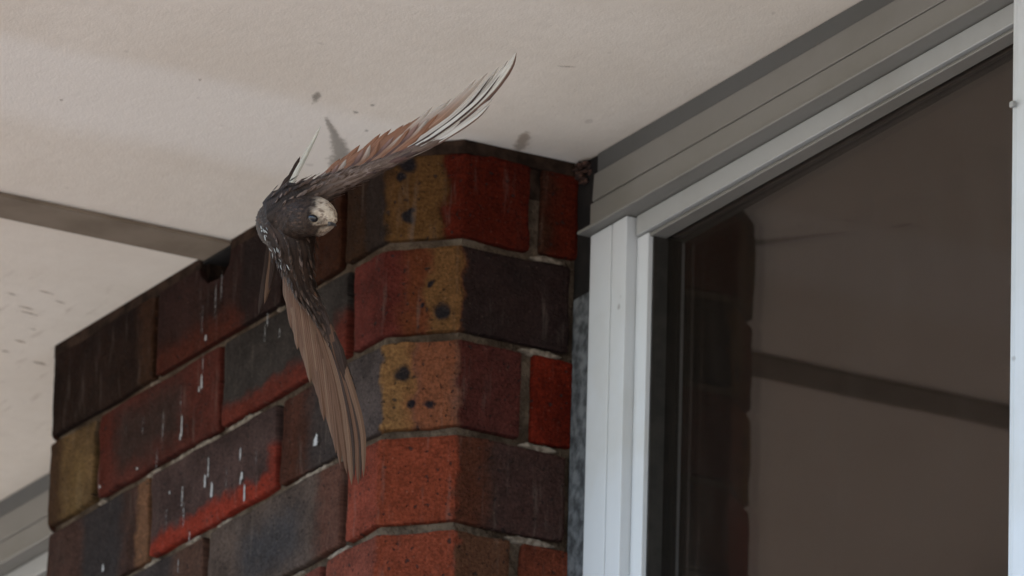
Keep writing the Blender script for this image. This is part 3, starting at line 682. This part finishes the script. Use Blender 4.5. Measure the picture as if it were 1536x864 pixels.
for (P, w, mat) in [
    ([(470, 470, 2), (498, 560, -4), (512, 640, -10), (520, 712, -16)], 3.6, F_low),
    ([(476, 470, 3), (508, 565, -2), (522, 650, -8), (527, 728, -14)], 3.6, F_lowp),
    ([(479, 470, 3.5), (511, 565, -1), (528, 650, -7), (531, 720, -13)], 1.8, F_lowd),
    ([(482, 470, 4), (516, 565, 0), (534, 650, -6), (537, 728, -12)], 3.2, F_low),
    ([(486, 474, 5), (519, 566, 1), (538, 648, -5), (541, 722, -11)], 1.8, F_lowd),
    ([(490, 480, 6), (523, 570, 2), (543, 645, -3), (545, 716, -9)], 2.6, F_lowp)]:
    feather('feather', P, w, mat, lo, nrm=(-.25, .1, .95), tipw=.22, n=18)
for j in range(18):
    f = j / 17; b = along([(444, 385), (455, 412), (470, 440), (490, 474), (512, 524)], f)
    feather('covert', [(b[0] - 6, b[1] - 14, 15 - 8 * f), (b[0] + 2, b[1] + 18, 13 - 8 * f), (b[0] + 13, b[1] + 62, 6 - 9 * f)], 3.2, F_lowd if j % 5 else F_low, lo, nrm=(.1, 0, 1), tipw=.2, n=8, rag=.12)
# --- tail: forked, one half spread upward and one downward because the bird is banked
for (P, w, mat) in [
    ([(408, 335, -86), (425, 290, -96), (450, 240, -104), (478, 186, -110)], 2.3, plumage('pale_tail_vane', (182, 174, 160), streak=.5)),
    ([(405, 335, -88), (420, 292, -100), (434, 262, -108), (446, 232, -114)], 3.0, F_lowd),
    ([(403, 335, -90), (414, 296, -102), (424, 275, -110), (434, 256, -116)], 3.2, F_dark),
    ([(404, 338, -86), (401, 380, -98), (393, 430, -108), (383, 472, -112)], 3.8, F_lowd),
    ([(406, 338, -85), (405, 380, -96), (400, 420, -104), (392, 456, -110)], 3.0, F_lowp),
    ([(407, 338, -84), (408, 375, -94), (405, 410, -100), (399, 436, -106)], 2.8, F_lowd)]:
    feather('tail_feather', P, w, mat, bird, nrm=(.3, .1, .95), tipw=.12, n=14)
# small contour feathers laid backwards over body, shoulders and throat
def contour(name, mat, spots, rg):
    vs, fs, uv = [], [], []
    for (p, nrm, back, l, w) in spots:
        s = back.cross(nrm).normalized(); base = len(vs)
        for u, ww, h in ((0, .5, 0), (.35, 1, .00025), (.75, .8, .0006), (1, .12, .0009)):
            for f in (-1, 0, 1):
                vs.append(p + back * l * u + s * w * ww * f + nrm * (h + (.0002 if f == 0 else 0))); uv.append((u, .5 + f / 2))
        for i in range(3):
            for k_ in range(2): a = base + 3 * i + k_; fs.append((a, a + 1, a + 4, a + 3))
    o = mesh_obj(name, vs, fs, mat, bird, True); L = o.data.uv_layers.new(name='UVMap')
    for lp in o.data.loops: L.data[lp.index].uv = uv[lp.vertex_index]
    tag(o, kind='stuff')
rg = random.Random(11); dark_s, mid_s, speck_s, fleck_s = [], [], [], []
for q_ in range(1700):
    i = rg.randint(14, 62); k_ = rg.randint(0, NR - 1); p = body.data.vertices[i * NR + k_].co.copy(); nrm = (p - cp[i]).normalized()
    back = (cp[i - 2] - cp[i]).normalized(); back = (back - nrm * back.dot(nrm)).normalized()
    x_, y_ = p.x * BS + 440, 330 - p.y * BS
    if x_ > 458 and y_ < 338: continue
    if x_ > 474: continue
    (mid_s if rg.random() < .28 else dark_s).append((p - nrm * .0004, nrm, back, rg.uniform(.004, .008), rg.uniform(.0008, .0016)))
for w_, n_, nn in ((up, 1100, 31), (lo, 1100, 31)):
    V = w_.data.vertices
    for q_ in range(n_):
        i = min(29, int(2 + 24 * rg.random() ** 1.3)); k_ = rg.randint(0, 13); p = V[i * 14 + k_].co.copy()
        cen = sum((V[i * 14 + m_].co for m_ in range(14)), Vector()) / 14; nx = sum((V[(i + 1) * 14 + m_].co for m_ in range(14)), Vector()) / 14
        if (p - cen).z < -.002: continue
        nrm = (p - cen).normalized(); back = (nx - cen).normalized() + Vector((0, .25 if w_ is up else 0, -.1)); back = (back - nrm * back.dot(nrm)).normalized()
        pale = rg.random() < ((.12 + .055 * i) if w_ is up else .08)
        (speck_s if pale else (mid_s if (w_ is up and i > 5) or rg.random() < .3 else dark_s)).append((p + nx * 0 - nrm * .0003 + (nx - cen) * rg.random(), nrm, back, rg.uniform(.004, .008), rg.uniform(.0007, .0015)))
wt1, wt2 = [BVHTree.FromPolygons([v.co for v in w_.data.vertices], [tuple(p.vertices) for p in w_.data.polygons]) for w_ in (up, lo)]
for j in range(16):
    f = rg.random(); x_ = 392 + 34 * f + rg.uniform(-6, 6); y_ = 338 + 66 * f + rg.uniform(-7, 7); h_ = skin(x_ + 4, y_)[0]
    z_ = max([q.z for q in (h_, wt1.ray_cast(bp(x_ + 4, y_, 300), Vector((0, 0, -1)))[0], wt2.ray_cast(bp(x_ + 4, y_, 300), Vector((0, 0, -1)))[0]) if q] + [.004]) + .0014
    fleck_s.append((Vector((bp(x_, y_).x, bp(x_, y_).y, z_)), Vector((-.2, 0, 1)).normalized(), Vector((.45 + rg.uniform(-.5, .5), -.85, -.2)).normalized(), rg.uniform(.002, .0055), rg.uniform(.0002, .0006)))
contour('body_feathers', F_body, dark_s, rg); contour('covert_feathers', plumage('brown_body_feather', (70, 52, 41), streak=1.0), mid_s, rg); contour('speckled_feathers', F_speck, speck_s, rg); contour('white_flecks', F_fleck, fleck_s, rg)
